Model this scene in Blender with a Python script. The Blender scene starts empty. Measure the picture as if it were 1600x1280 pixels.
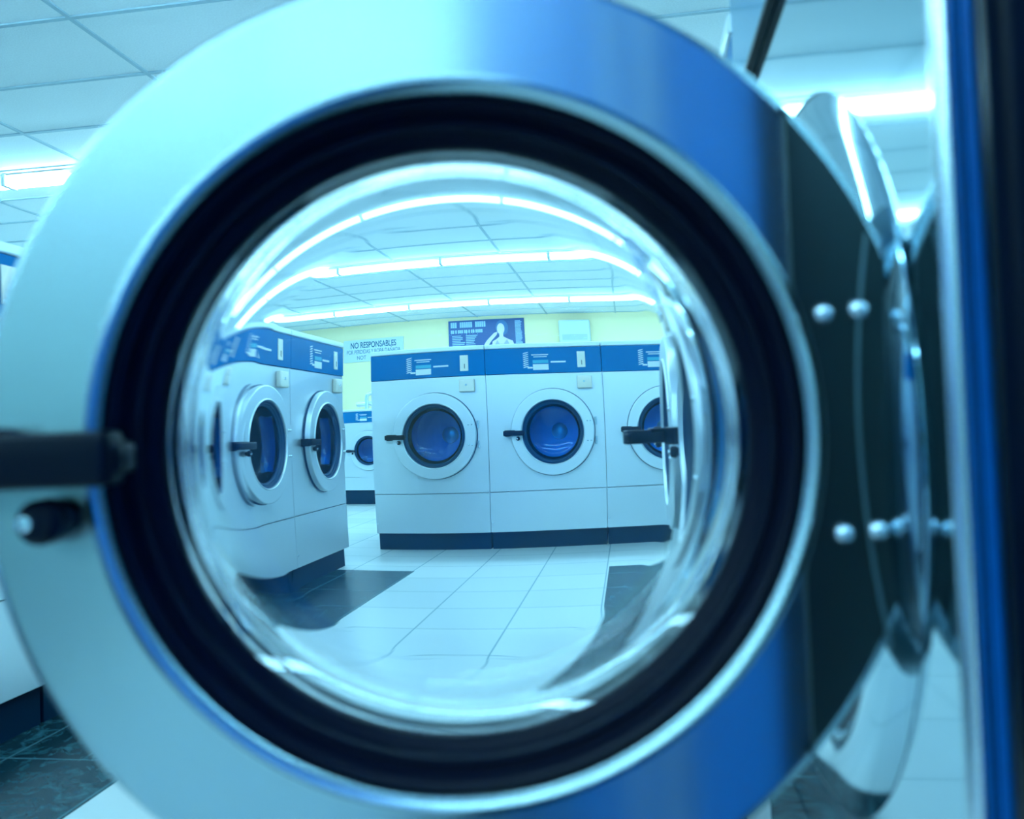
import bpy, bmesh, math, random
from mathutils import Matrix, Vector
random.seed(7)
PI = math.pi
sc = bpy.context.scene
COL = sc.collection

# ------------------------------------------------------------------ camera
CAM_H = 0.74
F = 1300.0                       # focal length in pixels of the 1600 px wide frame
TH = math.radians(8.53)          # the aisle runs to the right of the view axis
ROLL = math.radians(2.2)
PITCH = math.atan(30.0 / F)
cam_d = bpy.data.cameras.new('camera')
cam = bpy.data.objects.new('camera', cam_d); COL.objects.link(cam); sc.camera = cam
cam_d.sensor_width = 36.0; cam_d.lens = 36.0 * F / 1600.0
fw_h = Vector((-math.sin(TH), math.cos(TH), 0)); rt_h = Vector((math.cos(TH), math.sin(TH), 0)); up_w = Vector((0, 0, 1))
fw = fw_h * math.cos(PITCH) + up_w * math.sin(PITCH)
upv = up_w * math.cos(PITCH) - fw_h * math.sin(PITCH)
r_ = rt_h * math.cos(ROLL) - upv * math.sin(ROLL)
u_ = upv * math.cos(ROLL) + rt_h * math.sin(ROLL)
m = Matrix.Identity(4)
for i in range(3):
    m[i][0] = r_[i]; m[i][1] = u_[i]; m[i][2] = -fw[i]
m[0][3], m[1][3], m[2][3] = 0, 0, CAM_H
cam.matrix_world = m
cam_d.clip_start = 0.02
cam_d.dof.use_dof = True; cam_d.dof.focus_distance = 4.8
cam_d.dof.aperture_fstop = cam_d.lens / 6.0

# ------------------------------------------------------------------ world, exposure
w = bpy.data.worlds.new('world'); sc.world = w; w.use_nodes = True
w.node_tree.nodes['Background'].inputs[0].default_value = (0.02, 0.12, 0.25, 1)
w.node_tree.nodes['Background'].inputs[1].default_value = 0.3
sc.view_settings.view_transform = 'Standard'; sc.view_settings.look = 'None'
sc.view_settings.exposure = 0.0; sc.view_settings.gamma = 1.0
LAMP_COL = (0.37, 0.79, 1.0); LAMP_STR = 33.0
sc.cycles.max_bounces = 14; sc.cycles.transmission_bounces = 12; sc.cycles.glossy_bounces = 6
sc.cycles.diffuse_bounces = 4; sc.cycles.transparent_max_bounces = 16
sc.cycles.caustics_refractive = False; sc.cycles.caustics_reflective = False
sc.cycles.use_denoising = True

# ------------------------------------------------------------------ materials
def mat(name, col, rough=0.5, metal=0.0, spec=0.5, emit=None, estr=0, noise=None, bump=None, aniso=None, coat=0):
    M = bpy.data.materials.new(name); M.use_nodes = True
    nt = M.node_tree; b = nt.nodes['Principled BSDF']
    b.inputs['Base Color'].default_value = (*col, 1); b.inputs['Roughness'].default_value = rough
    b.inputs['Metallic'].default_value = metal; b.inputs['Specular IOR Level'].default_value = spec
    b.inputs['Coat Weight'].default_value = coat
    if emit:
        b.inputs['Emission Color'].default_value = (*emit, 1); b.inputs['Emission Strength'].default_value = estr
    if noise:   # (scale xyz, amount): mottling of the surface colour itself
        tc = nt.nodes.new('ShaderNodeTexCoord'); mp = nt.nodes.new('ShaderNodeMapping'); mp.inputs['Scale'].default_value = noise[0]
        n = nt.nodes.new('ShaderNodeTexNoise'); n.inputs['Scale'].default_value = 1; n.inputs['Detail'].default_value = 5
        r = nt.nodes.new('ShaderNodeMapRange'); r.inputs[3].default_value = 1 - noise[1]; r.inputs[4].default_value = 1 + noise[1] * .4
        mx = nt.nodes.new('ShaderNodeVectorMath'); mx.operation = 'SCALE'; mx.inputs[0].default_value = col
        nt.links.new(tc.outputs['Object'], mp.inputs[0]); nt.links.new(mp.outputs[0], n.inputs[0]); nt.links.new(n.outputs[0], r.inputs[0])
        nt.links.new(r.outputs[0], mx.inputs['Scale']); nt.links.new(mx.outputs[0], b.inputs['Base Color'])
    if bump:    # (scale xyz, strength, distance)
        tc = nt.nodes.new('ShaderNodeTexCoord'); mp = nt.nodes.new('ShaderNodeMapping'); mp.inputs['Scale'].default_value = bump[0]
        n = nt.nodes.new('ShaderNodeTexNoise'); n.inputs['Scale'].default_value = 1; n.inputs['Detail'].default_value = 3
        bp = nt.nodes.new('ShaderNodeBump'); bp.inputs['Strength'].default_value = bump[1]; bp.inputs['Distance'].default_value = bump[2]
        nt.links.new(tc.outputs['Object'], mp.inputs[0]); nt.links.new(mp.outputs[0], n.inputs[0])
        nt.links.new(n.outputs[0], bp.inputs['Height']); nt.links.new(bp.outputs[0], b.inputs['Normal'])
    if aniso:
        b.inputs['Anisotropic'].default_value = aniso[0]
        cx = nt.nodes.new('ShaderNodeCombineXYZ')
        for i in range(3): cx.inputs[i].default_value = aniso[1][i]
        nt.links.new(cx.outputs[0], b.inputs['Tangent'])
    return M

STEEL = mat('washer_steel', (.77, .82, .84), .40, .80, noise=((3, 3, .6), .08))
STEEL_EDGE = mat('polished_steel_edge', (.8, .86, .90), .22, 1)
STEEL_NEAR = mat('mirror_polished_steel', (.44, .61, .69), .07, 1, bump=((1.5, 1.5, 1.5), .05, .02))
RING_NEAR = mat('brushed_ring_steel', (.44, .56, .58), .24, 1, aniso=(.85, (0, 0, 1)))
DARKSTEEL = mat('hinge_steel_dark_reflection', (.028, .046, .050), .35, .8)  # dark reflection on the near hinge plate is put into this base colour
GREYSTEEL = mat('grey_strap_steel', (.10, .17, .19), .4, .8)
BLUE = mat('control_panel_blue', (.0, .17, .42), .3, 0, .06)
BLUEPANEL = mat('glossy_light_blue_panel', (.10, .38, .62), .12, .4, .6)
CABBLUE = mat('cabinet_blue_enamel', (.0, .25, .80), .4, 0, .12)
BLACK = mat('black_plastic', (.002, .005, .012), .35, 0, .15)
PLINTH = mat('black_plinth', (.001, .022, .05), .5, 0, .08)
RUBBER = mat('black_rubber', (.001, .003, .012), .45, 0, .12)
RUBFAR = mat('veil_tinted_rubber', (.003, .045, .11), .4, 0, .3)  # black rubber with the near glass's bluish veil mixed into its colour
WHITE = mat('white_plate', (.85, .88, .86), .4)
CREAM = mat('cream_plate', (.95, .86, .70), .4)
CYANP = mat('cyan_print', (.05, .45, .6), .4)
CAPM = mat('pale_top_cap', (.78, .84, .86), .35, .3)
DRUM = mat('drum_steel', (.05, .55, .95), .4, .4)
HUB = mat('drum_hub_steel', (.75, .8, .82), .3, .6)
LENS = mat('lit_diffuser', (.9, .9, .9), .5, emit=LAMP_COL, estr=LAMP_STR)
HOUS = mat('fixture_white_metal', (.8, .84, .86), .5)
YEL = mat('yellow_wall_paint', (.98, .84, .50), .8, noise=((1, 1, 1), .05))
PALE = mat('pale_wall_paint', (.50, .74, .84), .8)
FRONTW = mat('front_wall_paint', (.30, .46, .46), .8)
CEILM = mat('ceiling_tile', (.92, .95, .96), .9, noise=((110, 110, 110), .14), bump=((120, 120, 120), .5, .003))
GRIDM = mat('ceiling_grid_paint', (.46, .58, .64), .7, 0, .2)
SIGNM = mat('sign_board', (.62, .74, .80), .5)
INK = mat('sign_ink', (.02, .12, .22), .6)
POSTBG = mat('poster_blue', (.008, .07, .28), .4, noise=((2.0, 2, 2.0), .4))
POSTTX = mat('poster_lettering', (.40, .62, .85), .5)
SKIN = mat('poster_skin', (.80, .72, .88), .6)
TOP_ = mat('poster_top', (.42, .45, .85), .6)
HAIR = mat('poster_hair', (.05, .16, .36), .6)
CHROME = mat('pipe_chrome', (.9, .93, .95), .2, 1)

def glass_mat():
    M = bpy.data.materials.new('bowl_glass'); M.use_nodes = True
    nt = M.node_tree; b = nt.nodes['Principled BSDF']
    b.inputs['Base Color'].default_value = (.86, .95, 1, 1); b.inputs['Roughness'].default_value = 0
    b.inputs['Transmission Weight'].default_value = 1; b.inputs['IOR'].default_value = 1.5
    return M
GLASS = glass_mat()
def thin_glass():
    M = bpy.data.materials.new('window_glass'); M.use_nodes = True
    nt = M.node_tree; nt.nodes.clear()
    o = nt.nodes.new('ShaderNodeOutputMaterial'); mx = nt.nodes.new('ShaderNodeMixShader')
    t = nt.nodes.new('ShaderNodeBsdfTransparent'); t.inputs[0].default_value = (.38, .80, 1, 1)
    g = nt.nodes.new('ShaderNodeBsdfGlossy'); g.inputs['Roughness'].default_value = .04
    f = nt.nodes.new('ShaderNodeFresnel'); f.inputs[0].default_value = 1.42
    nt.links.new(f.outputs[0], mx.inputs[0]); nt.links.new(t.outputs[0], mx.inputs[1]); nt.links.new(g.outputs[0], mx.inputs[2])
    nt.links.new(mx.outputs[0], o.inputs[0]); return M
TGLASS = thin_glass()

def floor_mat():
    M = bpy.data.materials.new('floor_tiles'); M.use_nodes = True
    nt = M.node_tree; N = nt.nodes; L = nt.links; b = N['Principled BSDF']
    tc = N.new('ShaderNodeTexCoord'); sp = N.new('ShaderNodeSeparateXYZ'); L.new(tc.outputs['Object'], sp.inputs[0])
    def brick(c1, c2, mo):
        k = N.new('ShaderNodeTexBrick'); k.offset = 0; k.squash = 1
        k.inputs['Scale'].default_value = 1; k.inputs['Brick Width'].default_value = .35; k.inputs['Row Height'].default_value = .35
        k.inputs['Mortar Size'].default_value = .0035; k.inputs['Mortar Smooth'].default_value = .2
        k.inputs['Color1'].default_value = c1; k.inputs['Color2'].default_value = c2; k.inputs['Mortar'].default_value = mo
        mp = N.new('ShaderNodeMapping'); mp.inputs['Location'].default_value = (.12, -.05, 0)
        L.new(tc.outputs['Object'], mp.inputs[0]); L.new(mp.outputs[0], k.inputs[0]); return k
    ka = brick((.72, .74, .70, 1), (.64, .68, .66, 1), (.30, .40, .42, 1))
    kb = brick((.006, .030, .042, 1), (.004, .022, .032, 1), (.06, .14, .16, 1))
    n = N.new('ShaderNodeTexNoise'); n.inputs['Scale'].default_value = 14; n.inputs['Detail'].default_value = 9; n.inputs['Roughness'].default_value = .7
    n.inputs['Distortion'].default_value = 1.5
    rr = N.new('ShaderNodeMapRange'); rr.inputs[1].default_value = .48; rr.inputs[2].default_value = .70; rr.inputs[4].default_value = .9
    L.new(tc.outputs['Object'], n.inputs[0]); L.new(n.outputs[0], rr.inputs[0])
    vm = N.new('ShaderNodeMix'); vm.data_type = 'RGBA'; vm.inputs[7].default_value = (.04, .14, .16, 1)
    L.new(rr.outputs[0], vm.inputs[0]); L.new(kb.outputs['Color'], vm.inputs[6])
    def mth(op, a, v):
        q = N.new('ShaderNodeMath'); q.operation = op; L.new(a, q.inputs[0])
        if isinstance(v, float): q.inputs[1].default_value = v
        else: L.new(v, q.inputs[1])
        return q.outputs[0]
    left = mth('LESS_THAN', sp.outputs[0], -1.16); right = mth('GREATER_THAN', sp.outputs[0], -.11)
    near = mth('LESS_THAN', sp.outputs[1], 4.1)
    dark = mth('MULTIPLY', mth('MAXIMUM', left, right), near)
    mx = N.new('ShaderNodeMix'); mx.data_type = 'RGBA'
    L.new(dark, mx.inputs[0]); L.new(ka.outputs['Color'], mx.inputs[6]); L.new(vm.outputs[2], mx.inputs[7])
    L.new(mx.outputs[2], b.inputs['Base Color']); b.inputs['Roughness'].default_value = .26
    b.inputs['Specular IOR Level'].default_value = .1
    bp = N.new('ShaderNodeBump'); bp.inputs['Strength'].default_value = .3; bp.inputs['Distance'].default_value = .002
    L.new(ka.outputs['Fac'], bp.inputs['Height']); bp.invert = True; L.new(bp.outputs[0], b.inputs['Normal'])
    return M
FLOORM = floor_mat()

# ------------------------------------------------------------------ mesh helpers
def obj(name, bm, material, parent=None, smooth=False, loc=None):
    bmesh.ops.recalc_face_normals(bm, faces=bm.faces)
    me = bpy.data.meshes.new(name); bm.to_mesh(me); bm.free()
    if smooth:
        for p in me.polygons: p.use_smooth = True
        if smooth != 'all':
            me.set_sharp_from_angle(angle=math.radians(40))
    me.materials.append(material)
    o = bpy.data.objects.new(name, me); COL.objects.link(o)
    if parent: o.parent = parent
    if loc: o.location = loc
    return o
def bx(bm, x0, x1, y0, y1, z0, z1, bev=0):
    vs = [bm.verts.new((x, y, z)) for x in (x0, x1) for y in (y0, y1) for z in (z0, z1)]
    fs = [(0, 1, 3, 2), (4, 6, 7, 5), (0, 4, 5, 1), (2, 3, 7, 6), (0, 2, 6, 4), (1, 5, 7, 3)]
    faces = [bm.faces.new([vs[i] for i in f]) for f in fs]
    if bev:
        es = list({e for f in faces for e in f.edges})
        bmesh.ops.bevel(bm, geom=es, offset=bev, segments=3, affect='EDGES', profile=.5)
    return bm
def box(*a, **k): return bx(bmesh.new(), *a, **k)
def lathe(prof, seg=64, closed=True, cx=0, cz=0, bm=None):
    """prof: (radius, d) with d towards the viewer of the front (-Y)"""
    bm = bm or bmesh.new(); rows = []
    for r, d in prof:
        if r < 1e-6: rows.append([bm.verts.new((cx, -d, cz))])
        else: rows.append([bm.verts.new((cx + r * math.cos(2 * PI * i / seg), -d, cz + r * math.sin(2 * PI * i / seg))) for i in range(seg)])
    n = len(rows)
    for k in range(n if closed else n - 1):
        a, b = rows[k], rows[(k + 1) % n]
        if len(a) == 1 and len(b) == 1: continue
        for i in range(seg):
            j = (i + 1) % seg
            if len(a) == 1: bm.faces.new((a[0], b[i], b[j]))
            elif len(b) == 1: bm.faces.new((a[i], a[j], b[0]))
            else: bm.faces.new((a[i], a[j], b[j], b[i]))
    return bm
def hole_plate(x0, x1, z0, z1, cz, r, y0, y1, seg=64, xc=0):
    bm = bmesh.new(); x0 -= xc; x1 -= xc
    ang = [2 * PI * i / seg for i in range(seg)]
    for X, Z in ((x0, z0), (x1, z0), (x1, z1), (x0, z1)): ang.append(math.atan2(Z - cz, X) % (2 * PI))
    ang = sorted(set(round(a, 6) for a in ang))
    L = []
    for a in ang:
        c, s = math.cos(a), math.sin(a); t = 1e9
        if c > 1e-9: t = min(t, x1 / c)
        if c < -1e-9: t = min(t, x0 / c)
        if s > 1e-9: t = min(t, (z1 - cz) / s)
        if s < -1e-9: t = min(t, (z0 - cz) / s)
        L.append([bm.verts.new((q * c, y, cz + q * s)) for q in (r, t) for y in (y0, y1)])
    n = len(L)
    for i in range(n):
        a, b = L[i], L[(i + 1) % n]
        for p, q in ((0, 2), (3, 1), (1, 0), (2, 3)): bm.faces.new((a[p], a[q], b[q], b[p]))
    bmesh.ops.translate(bm, vec=(xc, 0, 0), verts=bm.verts)
    return bm
def tube(pts, r, seg=12, bm=None):
    bm = bm or bmesh.new(); rows = []
    pts = [Vector(p) for p in pts]
    for i, p in enumerate(pts):
        t = (pts[min(i + 1, len(pts) - 1)] - pts[max(i - 1, 0)]).normalized()
        a = t.orthogonal().normalized() if i == 0 else (a - t * a.dot(t)).normalized()
        b = t.cross(a)
        rows.append([bm.verts.new(p + a * r * math.cos(2 * PI * k / seg) + b * r * math.sin(2 * PI * k / seg)) for k in range(seg)])
    for k in range(len(rows) - 1):
        for i in range(seg): bm.faces.new((rows[k][i], rows[k][(i + 1) % seg], rows[k + 1][(i + 1) % seg], rows[k + 1][i]))
    bm.faces.new(rows[0]); bm.faces.new(rows[-1][::-1]); return bm
def poly(pts, y, th=.004):
    bm = bmesh.new(); f = bm.faces.new([bm.verts.new((x, y, z)) for x, z in pts])
    g = bmesh.ops.extrude_face_region(bm, geom=[f])
    bmesh.ops.translate(bm, vec=(0, th, 0), verts=[v for v in g['geom'] if isinstance(v, bmesh.types.BMVert)])
    return bm
def tag(o, label, cat, group=None):
    o['label'] = label; o['category'] = cat
    if group: o['group'] = group
    return o
def empty(name, loc, rz=0):
    o = bpy.data.objects.new(name, None); COL.objects.link(o); o.location = loc; o.rotation_euler = (0, 0, rz)
    o.empty_display_size = .1; return o
def struct(name, bm, material): o = obj(name, bm, material); o['kind'] = 'structure'; return o
def copy_tree(o, parent=None):
    c = o.copy(); COL.objects.link(c)
    if parent: c.parent = parent
    for ch in list(o.children): copy_tree(ch, c)
    return c
def text(name, body, size, material, parent, loc, xs=1.0, rot=(PI / 2, 0, 0), bold=0):
    cu = bpy.data.curves.new(name, 'FONT'); cu.body = body; cu.size = size; cu.align_x = 'CENTER'; cu.extrude = .001; cu.offset = bold
    t = bpy.data.objects.new(name, cu); COL.objects.link(t)
    dg = bpy.context.evaluated_depsgraph_get(); me = bpy.data.meshes.new_from_object(t.evaluated_get(dg))
    bpy.data.objects.remove(t); me.materials.clear(); me.materials.append(material)
    o = bpy.data.objects.new(name, me); COL.objects.link(o); o.parent = parent; o.location = loc; o.rotation_euler = rot; o.scale = (xs, 1, 1)
    return o

# ------------------------------------------------------------------ the room
X0, X1, Y0, Y1, H = -6.2, 3.0, -4.0, 13.3, 2.70
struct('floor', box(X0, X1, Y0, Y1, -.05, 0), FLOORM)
struct('ceiling', box(X0, X1, Y0, Y1, H, H + .05), CEILM)
struct('wall_back', box(X0, X1, Y1, Y1 + .1, 0, H), YEL)
struct('wall_right', box(X1, X1 + .1, Y0, Y1, 0, H), PALE)
struct('wall_left', box(X0 - .1, X0, Y0, Y1, 0, H), PALE)
struct('wall_front', box(X0, X1, Y0 - .1, Y0, 0, H), FRONTW)
g = bmesh.new()
k = -2.49 - 1.22 * 3
while k < X1:
    bx(g, k - .012, k + .012, Y0, Y1, H - .008, H + .002); k += 1.22
k = 4.04 - .61 * 13
while k < Y1:
    bx(g, X0, X1, k - .012, k + .012, H - .0078, H + .002); k += .61
struct('trim_1', g, GRIDM)

# ------------------------------------------------------------------ ceiling lights
def make_fixture():
    r = empty('fluorescent_fixture', (0, 0, 0))
    b = box(-.6, .6, -.045, .045, -.035, 0, bev=.004)
    obj('housing', b, HOUS, r)
    for s in (-1, 1): obj('end_cap', box(s * .6 - .008, s * .6 + .008, -.065, .065, -.085, -.0, bev=.004), HOUS, r)
    # a rounded acrylic wrap
    bm = bmesh.new(); pr = [(-.058, -.036), (-.060, -.062), (-.045, -.078), (0, -.084), (.045, -.078), (.060, -.062), (.058, -.036)]
    A = [bm.verts.new((-.59, y, z)) for y, z in pr]; B = [bm.verts.new((.59, y, z)) for y, z in pr]
    for i in range(len(pr) - 1): bm.faces.new((A[i], A[i + 1], B[i + 1], B[i]))
    bm.faces.new(A); bm.faces.new(B[::-1]); bm.faces.new((A[0], B[0], B[-1], A[-1]))
    obj('diffuser', bm, LENS, r)
    return r
fx = make_fixture(); first = True
rows = [(11.45, 'nearest the yellow back wall'), (8.40, 'above the far group of washers'), (5.35, 'above the middle bank of washers'),
        (2.30, 'just beyond the open door'), (-.75, 'just behind the camera'), (-3.2, 'near the front wall')]
ordn = ['first', 'second', 'third', 'fourth', 'fifth', 'sixth', 'seventh']
for y, wh in rows:
    for i in range(7):
        x = -5.5 + .61 - .115 + 1.22 * i    # joints fall at x = -1.95 + 1.22 n
        o = fx if first else copy_tree(fx); first = False
        o.location = (x, y, H - .009)
        tag(o, 'lit ceiling fixture, %s from left wall, row %s' % (ordn[i], wh), 'ceiling light', 'fluorescent fixtures in the row ' + wh)

# ------------------------------------------------------------------ washers
ZC = .715
def bowl_bm(D, sag, rb, fr, rw, R, t0, t1, tw, tp, n, seg, d0):
    """closed glass bowl: shallow dome, corner fillet, tapering side wall; wall thickness t0 centre, t1 corner, tw rim"""
    pts = []
    for i in range(n): r = rb * i / (n - 1); pts.append((r, D - sag * (r / rb) ** 2.4))
    s = sag * 2.4 / rb; d1 = D - sag - fr; l = math.hypot(rw - R, d1); wx, wd = (rw - R) / l, d1 / l
    px, pd = pts[-1]
    # dome tangent (px+a, pd-s a) meets the wall line (rw+wx b, d1+wd b)
    a = ((rw - px) * wd - (d1 - pd) * wx) / (wd + s * wx)
    cx_, cd_ = px + a, pd - s * a
    for i in range(1, n): t = i / (n - 1); q = 1 - t; pts.append((q * q * px + 2 * t * q * cx_ + t * t * rw, q * q * pd + 2 * t * q * cd_ + t * t * d1))
    nb = len(pts) - 1; nw_ = max(n // 3, 4)
    for i in range(1, nw_ + 1): t = i / nw_; pts.append((rw + (R - rw) * t, d1 * (1 - t)))
    L = [0]
    for p, q in zip(pts, pts[1:]): L.append(L[-1] + math.hypot(q[0] - p[0], q[1] - p[1]))
    out = []
    for i, (r, d) in enumerate(pts):
        p = pts[max(i - 1, 0)]; q = pts[min(i + 1, len(pts) - 1)]
        tx, ty = q[0] - p[0], q[1] - p[1]; l = math.hypot(tx, ty)
        nx, ny = (-ty / l, tx / l) if i else (0, 1)
        u = L[i] / L[nb]
        t = t0 + (t1 - t0) * u ** tp if u <= 1 else t1 + (tw - t1) * (3 * ((L[i] - L[nb]) / (L[-1] - L[nb])) ** 2 - 2 * ((L[i] - L[nb]) / (L[-1] - L[nb])) ** 3)
        out.append((r + nx * t if i else 0.0, d + ny * t))
    loop = [(r, d0 - d) for r, d in pts] + [(r, d0 - d) for r, d in out[::-1]]
    return lathe(loop, seg, closed=False)

def build_door(parent, seg, near=False):
    """centre of the door at the origin, outside face towards -Y"""
    ringm = RING_NEAR if near else STEEL
    pr = [(.259, .0), (.262, .003), (.262, .030), (.2612, .0335), (.2588, .0355), (.2565, .036), (.2555, .036), (.2035, .036), (.2025, .036), (.2012, .0368), (.2000, .0390), (.1978, .0402),
          (.1955, .0392), (.194, .0365), (.193, .030), (.193, .004), (.198, .0)]
    bm = lathe(pr, seg)
    if near:      # the hinge side of the ring is cut straight
        for v in bm.verts: v.co.x = min(v.co.x, .240)
    dr = obj('door', bm, ringm, parent, smooth=True)
    if near: dr['label'] = 'open round door seen through, brushed steel ring'
    gp = [(.193, .030), (.190, .0315), (.187, .029), (.186, .023), (.1835, .0205), (.181, .0225), (.178, .0215), (.1765, .016), (.1745, .0135), (.1715, .012),
          (.1700, .009), (.1700, .002), (.1850, .000), (.193, .004)]
    obj('gasket', lathe(gp, seg), RUBBER if near else RUBFAR, dr, smooth=True)
    if near:
        obj('glass_bowl', bowl_bm(.082, .013, .147, .020, .1665, .1702, .007, .0118, .008, 3, 60, 256, .009), GLASS, dr, smooth='all')
    else:
        obj('glass_bowl', bowl_bm(.085, .012, .125, .026, .158, .1695, .006, .007, .006, 3, 8, seg, .009), TGLASS, dr, smooth=True)
    # latch handle with a pull lever, and its release knob
    hb = box(-.305, -.176, -.066, -.042, -.016, .013, bev=.004)
    hd = obj('handle', hb, BLACK, dr, smooth=True)
    obj('pivot_cap', box(-.27, -.235, -.060, -.036, .008, .0165, bev=.003), BLACK, hd, smooth=True)
    obj('lever', bx(bmesh.new(), -.184, -.174, -.058, -.034, -.010, .007, bev=.003), BLACK, hd, smooth=True)
    obj('catch', box(-.300, -.268, -.044, -.002, -.02, .017, bev=.003), BLACK, hd)
    kn = obj('knob', lathe([(0, .058), (.0085, .058), (.012, .055), (.0125, .045), (.009, .041), (.009, .034), (0, .034)], 24, False, -.217, -.034), BLACK, dr, smooth=True)
    obj('knob_tip', lathe([(0, .063), (.004, .062), (.005, .057), (0, .057)], 16, False, -.221, -.034), STEEL_EDGE, kn, smooth=True)
    if near:
        bm = bmesh.new(); N = 48; rows_ = []
        for i in range(N + 1):
            z = -.176 + .352 * i / N
            xl = max(.1885, math.sqrt(max(.2035 ** 2 - z * z, 0))); xr = min(math.sqrt(.2555 ** 2 - z * z), .2395)
            rows_.append([bm.verts.new((x, y, z)) for x, y in ((xl, -.0355), (xl, -.0385), (xr, -.0380), (xr, -.0350))])
        for a, b in zip(rows_, rows_[1:]):
            for k_ in range(4): bm.faces.new((a[k_], a[(k_ + 1) % 4], b[(k_ + 1) % 4], b[k_]))
        bm.faces.new(rows_[0]); bm.faces.new(rows_[-1][::-1])
        hp = obj('hinge_plate', bm, DARKSTEEL, dr); hp['label'] = 'steel hinge plate with four rivets, dark reflection in its colour'  # same steel as other doors; its dark reflection is painted in
        # raised curved strap edge
        pts = [(.221 + .012 * t * t, -.0383, -.120 * t) for t in [q_ / 16 for q_ in range(-14, 17)]]
        obj('strap_edge', tube(pts, .0012, 8), GREYSTEEL, hp, smooth=True)
        sp = [(.2045, .062), (.2235, .0635), (.2100, -.058), (.2285, -.057)]
        yb = .0385
    else:
        hp = obj('hinge_plate', box(.208, .250, -.0368, -.0355, -.075, .075), STEEL, dr)
        sp = [(.217, .06), (.237, .06), (.217, -.06), (.237, -.06)]; yb = .0385
    for x, z in sp:
        obj('rivet', lathe([(0, yb + .005), (.003, yb + .0043), (.0052, yb + .002), (.0058, yb - .001), (0, yb - .001)], 20 if near else 8, False, x, z), STEEL_EDGE, hp, smooth=True)
    if not near: obj('gap_shadow_ring', lathe([(.240, -.0015), (.240, .008), (.2655, .008), (.2665, -.0015)], seg), RUBFAR, dr)  # dark ring painting the shadow in the gap around the door
    # hinge barrels at the hinge side
    for z in (.06, -.06):
        bm = bmesh.new(); hx = .247 if near else .270
        tube([(hx, -.010, z - .022), (hx, -.010, z + .022)], .008, 12, bm)
        obj('hinge', bm, DARKSTEEL if near else STEEL_EDGE, dr, smooth=True)
    return dr

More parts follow.
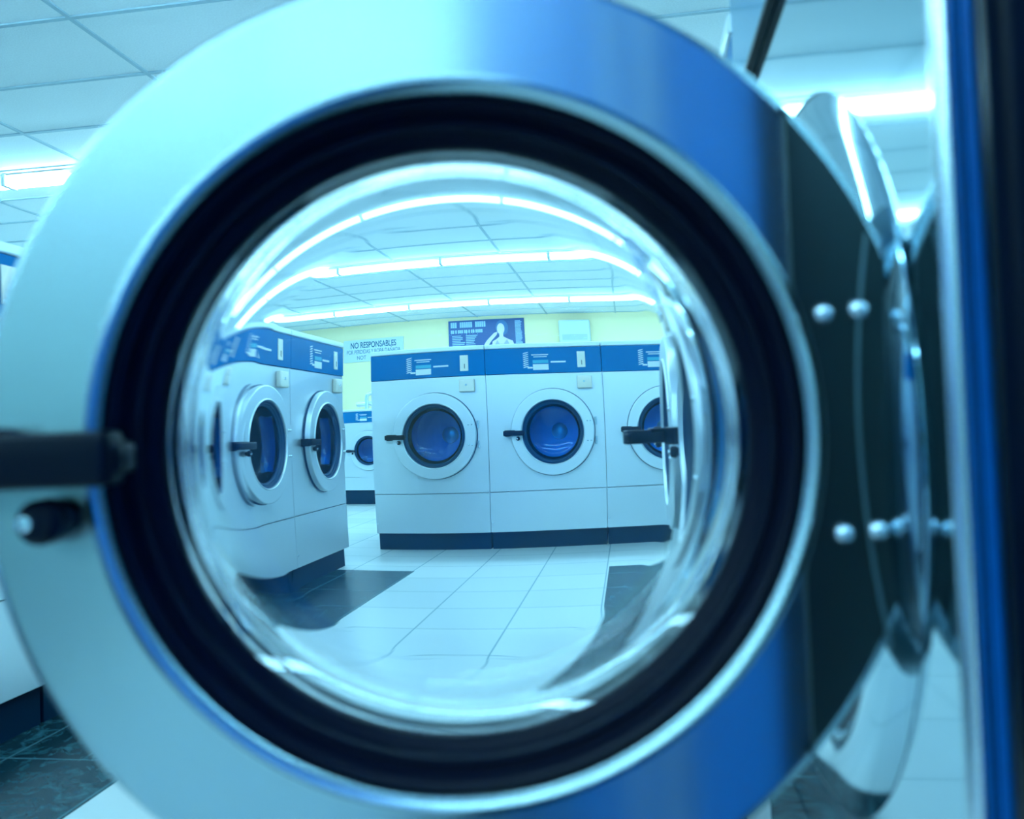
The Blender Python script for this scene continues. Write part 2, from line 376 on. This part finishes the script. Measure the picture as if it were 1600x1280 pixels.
def build_washer(W=.736, near=False, top=1.235, head=1.075, face=STEEL, plinth=.11, capm=CAPM, headm=BLUE):
    r = empty('washing_machine', (0, 0, 0)); h = W / 2 - .0015; XC = 0 if near else .04; seg = 96 if near else 56
    obj('plinth', box(-h + .005, h - .005, .03, .74, 0, plinth), PLINTH, r)
    # cabinet shell: sides, back, top and bottom, open to the front
    bm = bmesh.new()
    bx(bm, -h, -h + .004, .002, .75, plinth, top); bx(bm, h - .004, h, .002, .75, plinth, top)
    bx(bm, -h + .004, h - .004, .746, .75, plinth, top); bx(bm, -h + .004, h - .004, .002, .746, top - .004, top); bx(bm, -h + .004, h - .004, .002, .746, plinth, plinth + .004)
    obj('cabinet', bm, face, r)
    hr = .20 if not near else .225
    obj('front_panel', hole_plate(-h, h, .363, head - .003, ZC, hr, 0, .003, seg, XC), face, r)
    obj('lower_panel', box(-h, h, 0, .004, plinth + .002, .359), face, r)
    if near:
        fl = [(.226, -.002), (.226, .006), (.232, .012), (.245, .015), (.262, .013), (.276, .007), (.284, .0005), (.284, -.001)]
        obj('porthole_flange', lathe(fl, seg, True, 0, ZC), STEEL_NEAR, r, smooth=True)
        obj('drum_seal', lathe([(.226, -.002), (.226, -.03), (.205, -.035), (.198, -.025), (.205, -.018), (.200, -.008), (.212, .002)], seg, True, 0, ZC), RUBBER, r, smooth=True)
    # drum
    dm = obj('drum', lathe([(.225, -.04), (.225, -.42), (.06, -.43), (0, -.43), (0, -.434), (.229, -.425), (.229, -.04)], seg, False, XC, ZC), DRUM, r, smooth=True)
    obj('hub', lathe([(0, -.405), (.035, -.407), (.052, -.415), (.055, -.43), (0, -.43)], 32, False, XC, ZC), HUB, dm, smooth=True)
    for k_ in range(3):
        a = PI / 2 + k_ * 2 * PI / 3; c, s = math.cos(a), math.sin(a)
        bm = bmesh.new(); V = []
        for yy in (.07, .40):
            V.append([bm.verts.new((XC + c * rr - s * ww, yy, ZC + s * rr + c * ww)) for rr, ww in ((.224, -.03), (.185, -.008), (.185, .008), (.224, .03))])
        for i in range(4): bm.faces.new((V[0][i], V[0][(i + 1) % 4], V[1][(i + 1) % 4], V[1][i]))
        bm.faces.new(V[0]); bm.faces.new(V[1][::-1])
        obj('lifter', bm, HUB, dm)
    # control panel with its prints and slots
    cp = obj('control_panel', box(-h, h, -.006, .02, head, top - .001, bev=.002), headm, r)
    if not near:
        s_ = (top - head) / .16
        def P(x0, x1, z0, z1, mm, nm, y=-.0085): return obj(nm, box(x0, x1, y, -.0055, head + z0 * s_, head + z1 * s_), mm, cp)
        bm = bmesh.new()
        for i in range(8):
            z = .034 + i * .0125
            vs = []
            for yy in (-.0085, -.0055):
                vs.append([bm.verts.new(v) for v in ((-.130, yy, head + z * s_), (-.100, yy, head + (z + .006) * s_), (-.092, yy, head + (z + .013) * s_), (-.122, yy, head + (z + .008) * s_))])
            for a in range(4): bm.faces.new((vs[0][a], vs[0][(a + 1) % 4], vs[1][(a + 1) % 4], vs[1][a]))
            bm.faces.new(vs[0]); bm.faces.new(vs[1][::-1])
        obj('programme_chart', bm, WHITE, cp)
        P(-.102, -.070, .030, .040, WHITE, 'chart_pointer')
        P(-.068, .030, .020, .056, WHITE, 'display')
        P(-.068, .030, .062, .082, CYANP, 'button_strip')
        bm = bmesh.new(); bx(bm, -.075, .032, -.0085, -.0055, head + .112 * s_, head + .118 * s_); bx(bm, -.062, .022, -.0085, -.0055, head + .100 * s_, head + .105 * s_)
        obj('printed_lines', bm, WHITE, cp)
        P(.045, .140, .063, .073, WHITE, 'price_strip')
        obj('coin_plate', box(.213, .265, -.011, -.0055, head + .030 * s_, head + .130 * s_, bev=.002), CREAM, cp)
        obj('coin_slot', box(.240, .244, -.0125, -.010, head + .045 * s_, head + .075 * s_), BLACK, cp)
        obj('coin_box', bx(bmesh.new(), .205, .300, -.028, .001, head - .100 * s_, head - .022 * s_, bev=.006), CREAM, r, smooth=True)
        obj('coin_box_lock', lathe([(0, .031), (.006, .031), (.007, .028), (0, .028)], 12, False, .250, head - .058 * s_), STEEL_EDGE, r)
        bm = bmesh.new(); obj('panel_screw', lathe([(0, .004), (.004, .003), (.005, 0), (0, 0)], 8, False, -h + .012, .17), STEEL_EDGE, r)
    obj('top_cap', box(-h, h, -.010, .75, top + .0005, top + .03, bev=.006), capm, r)
    return r

wd = build_washer()
dr = build_door(wd, 56); dr.location = (.04, -.002, ZC)
def put(x, y, rz, label, group, sc_=1.0, src=None, fresh=[True]):
    if fresh[0]: o = wd; fresh[0] = False
    else: o = copy_tree(wd)
    o.location = (x, y, 0); o.rotation_euler = (0, 0, rz); o.scale = (sc_, sc_, sc_)
    tag(o, label, 'washing machine', group)
    return o
W = .736
# the bank across the aisle, facing the camera
XB, YB = -1.61, 4.85
lab = ['steel front-load washer with blue header, leftmost of the middle bank facing the camera',
       'steel front-load washer second from the left in the middle bank facing the camera',
       'steel front-load washer third in the middle bank, its door half hidden by the right row',
       'steel front-load washer last in the middle bank, hidden behind the right row']
for i in range(3): put(XB + W * (i + .5), YB, 0, lab[i], 'washers in the middle bank')
# left row, facing right
YL = 4.24; XL = -1.58
lab = ['steel front-load washer at the far end of the left row', 'steel front-load washer second from the far end of the left row',
       'steel front-load washer third from the far end of the left row', 'steel front-load washer fourth from the far end of the left row',
       'steel front-load washer fifth from the far end of the left row, beside the open door', 'steel front-load washer of the left row level with the camera',
       'steel front-load washer of the left row just behind the camera', 'steel front-load washer of the left row farthest behind the camera']
for i in range(8): put(XL, YL - W * (i + .5), PI / 2, lab[i], 'washers in the left row')
# right row beyond the open machine
XR = .145; YN = .388; WN = .70
for i in range(2):
    q = put(XR, YN + WN + W * (i + .5), -PI / 2, ['steel front-load washer next beyond the open one in the right row', 'steel front-load washer at the far end of the right row'][i], 'washers in the right row')
    if i == 0:      # its latch handle stands pulled out
        for d_ in q.children:
            for h_ in d_.children:
                if h_.name.startswith('handle'):
                    pv = Vector((-.29, -.05, 0)); rm = Matrix.Rotation(math.radians(-62), 4, 'Z')
                    h_.matrix_local = Matrix.Translation(pv) @ rm @ Matrix.Translation(-pv)

# far group on a tall black plinth
sw = build_washer(W=.736, plinth=.19, top=1.235, head=1.09)
sd = build_door(sw, 56); sd.location = (.04, -.002, ZC)
for i in range(3):
    o = sw if i == 0 else copy_tree(sw)
    o.location = (-2.77 + (i - 1) * .736 * .80, 8.1, 0); o.scale = (.80,) * 3
    tag(o, ['smaller steel washer left of the one seen in the gap, far behind', 'smaller steel washer seen in the gap between left row and middle bank', 'smaller steel washer far behind the leftmost washer of the middle bank'][i],
        'washing machine', 'small washers far behind')

# the near machine whose door stands open
nw = build_washer(W=WN, near=True, top=1.35, head=1.135, face=STEEL_NEAR, capm=BLACK, headm=BLUEPANEL)
nw.location = (XR, YN + WN / 2, 0); nw.rotation_euler = (0, 0, -PI / 2)
tag(nw, 'polished steel washer at right, nearest the camera, with its round door wide open', 'washing machine')
# rolled front edge nearest the camera
obj('edge_trim', tube([(WN / 2 - .006, -.003, .12), (WN / 2 - .006, -.003, 1.125)], .006, 12), STEEL_EDGE, nw, smooth=True)
obj('header_text', bx(bx(bx(bmesh.new(), -.26, -.05, -.0085, -.0055, 1.295, 1.32), -.20, .02, -.0085, -.0055, 1.245, 1.272), -.05, .18, -.0085, -.0055, 1.19, 1.215), WHITE, nw)
obj('header_trim', box(-WN / 2 + .002, WN / 2 - .002, -.009, -.001, 1.130, 1.137), BLACK, nw)
obj('header_bracket', box(-WN / 2 + .01, -WN / 2 + .03, -.03, -.006, 1.325, 1.34), STEEL_EDGE, nw)
nd = build_door(nw, 256, near=True)
bpy.context.view_layer.update()
Zd = .455
ctr = Vector((0, 0, CAM_H)) + r_ * ((708 - 800) / F * Zd) - u_ * ((690 - 640) / F * Zd) + fw * Zd
rot = Matrix.Rotation(TH, 4, 'Z')
# the ring's front face (0.036 before the door's own origin) sits at ctr
wm = Matrix.Translation(ctr + fw_h * .036) @ rot
loc_m = nw.matrix_world.inverted() @ wm
nd.location = loc_m.to_translation(); nd.rotation_euler = loc_m.to_euler()
print('door world', wm.to_translation(), 'hinge', wm @ Vector((.262, 0, 0)))

# ------------------------------------------------------------------ cabinet beside the camera
cb = empty('change_cabinet', (XR, -1.0, 0))
tag(cb, 'blue enamelled cabinet with black vertical trim at the right edge, beside the camera', 'cabinet')
obj('body', box(.010, .80, -1.5, 1.383, .0, 2.0, bev=.003), CABBLUE, cb)
obj('trim_post', bx(bx(bmesh.new(), -.004, .012, 1.333, 1.353, .0, 1.98, bev=.003), -.009, -.003, 1.336, 1.339, .05, 1.95), BLACK, cb)
obj('trim_bead', box(-.0065, -.003, 1.345, 1.347, .05, 1.95), DARKSTEEL, cb)

for y_ in (.925, 1.065):  # unseen strips added for the pale streaks mirrored in the near ring
    obj('reflection_trim', box(-.006, .012, y_, y_ + .022, .0, 1.98, bev=.003), CAPM, cb)['label'] = 'narrow pale vertical trim, unseen, added for its reflection'

# ------------------------------------------------------------------ back wall things
sg = empty('sign', (-4.37, Y1 - .003, 0))
tag(sg, 'pale grey sign reading NO RESPONSABLES on the yellow back wall', 'sign')
sz = 2.23
obj('board', box(-.56, .56, -.02, 0, sz - .20, sz + .20, bev=.004), SIGNM, sg)
text('lettering', 'NO RESPONSABLES', .15, INK, sg, (0, -.021, sz + .05), .66, bold=.003)
text('lettering', 'POR PERDIDAS Y ROPA DAÑADA', .105, INK, sg, (0, -.021, sz - .055), .64)
text('lettering', 'NOT', .10, INK, sg, (-.22, -.021, sz - .16), .8)

po = empty('poster', (-2.34, Y1 - .003, .20))
tag(po, 'dark blue poster with white lettering and a seated woman, on the yellow back wall', 'poster')
pz0, pz1 = 1.72, 2.44
obj('sheet', box(-.66, .66, -.015, 0, pz0, pz1), POSTBG, po)
bm = bmesh.new()
rnd = random.Random(3)
def bar(x0, x1, z0, z1): bx(bm, x0, x1, -.018, -.0145, z0, z1)
x = -.62
for wd_ in (.13, .24, .18):
    k = x
    while k < x + wd_ - .03: bar(k, k + .030, 2.31, 2.41); k += .037
    x += wd_ + .03
x = -.62
while x < -.08: bar(x, x + .026, 2.21, 2.27); x += rnd.choice([.032, .032, .045])
z = 2.17
while z > 1.74:
    bar(-.60, -.60 + rnd.uniform(.13, .24), z - .014, z); bar(-.36, -.36 + rnd.uniform(.07, .20), z - .014, z); z -= .030
z = 2.40
while z > 2.0: bar(.50, .50 + rnd.uniform(.09, .12), z - .012, z); z -= .022
obj('lettering', bm, POSTTX, po)
def blob(cx, cz, rx, rz, n=20): return [(cx + rx * math.cos(2 * PI * i / n), cz + rz * math.sin(2 * PI * i / n)) for i in range(n)]
fg = obj('figure', poly([(.06, 1.73), (.08, 1.94), (.10, 2.04), (.17, 2.08), (.22, 2.12), (.225, 2.2), (.285, 2.2), (.29, 2.12), (.36, 2.08), (.45, 2.04), (.48, 1.94), (.47, 1.73)], -.018), SKIN, po)
obj('hair', poly(blob(.27, 2.28, .11, .14), -.0175), HAIR, fg)
obj('face', poly(blob(.25, 2.26, .066, .10), -.020), SKIN, fg)
obj('vest', poly([(.12, 1.73), (.14, 1.98), (.18, 2.06), (.22, 1.99), (.29, 1.99), (.35, 2.07), (.39, 1.98), (.40, 1.73)], -.0205, .003), TOP_, fg)
obj('arm', poly([(-.10, 1.73), (-.09, 1.92), (.0, 2.06), (.13, 2.19), (.19, 2.21), (.18, 2.16), (.08, 2.05), (-.01, 1.92), (-.03, 1.73)], -.021, .003), SKIN, fg)

wb = empty('wall_heater', (-.79, Y1 - .003, .20))
tag(wb, 'pale grey box mounted on the yellow wall right of the poster', 'wall unit')
obj('casing', box(-.27, .27, -.22, 0, 1.95, 2.35, bev=.02), SIGNM, wb)
obj('grille', box(-.22, .22, -.226, -.219, 2.0, 2.1), GRIDM, wb)

# pipes behind the small washers
pp = empty('water_pipes', (-2.75, 8.95, 0))
tag(pp, 'bent chrome water pipes standing behind the small far washers', 'pipes')
for i, x in enumerate((-.28, -.10, .12, .30)):
    zt = 1.22 + .04 * (i % 2)
    obj('pipe', tube([(x, 0, 0.0), (x, 0, zt - .05), (x + .01, 0, zt - .015), (x + .04, 0, zt), (x + .14, 0, zt + .01)], .022, 12), CHROME, pp, smooth=True)
obj('manifold', tube([(-.42, .05, 1.10), (.52, .05, 1.10)], .03, 12), CHROME, pp, smooth=True)
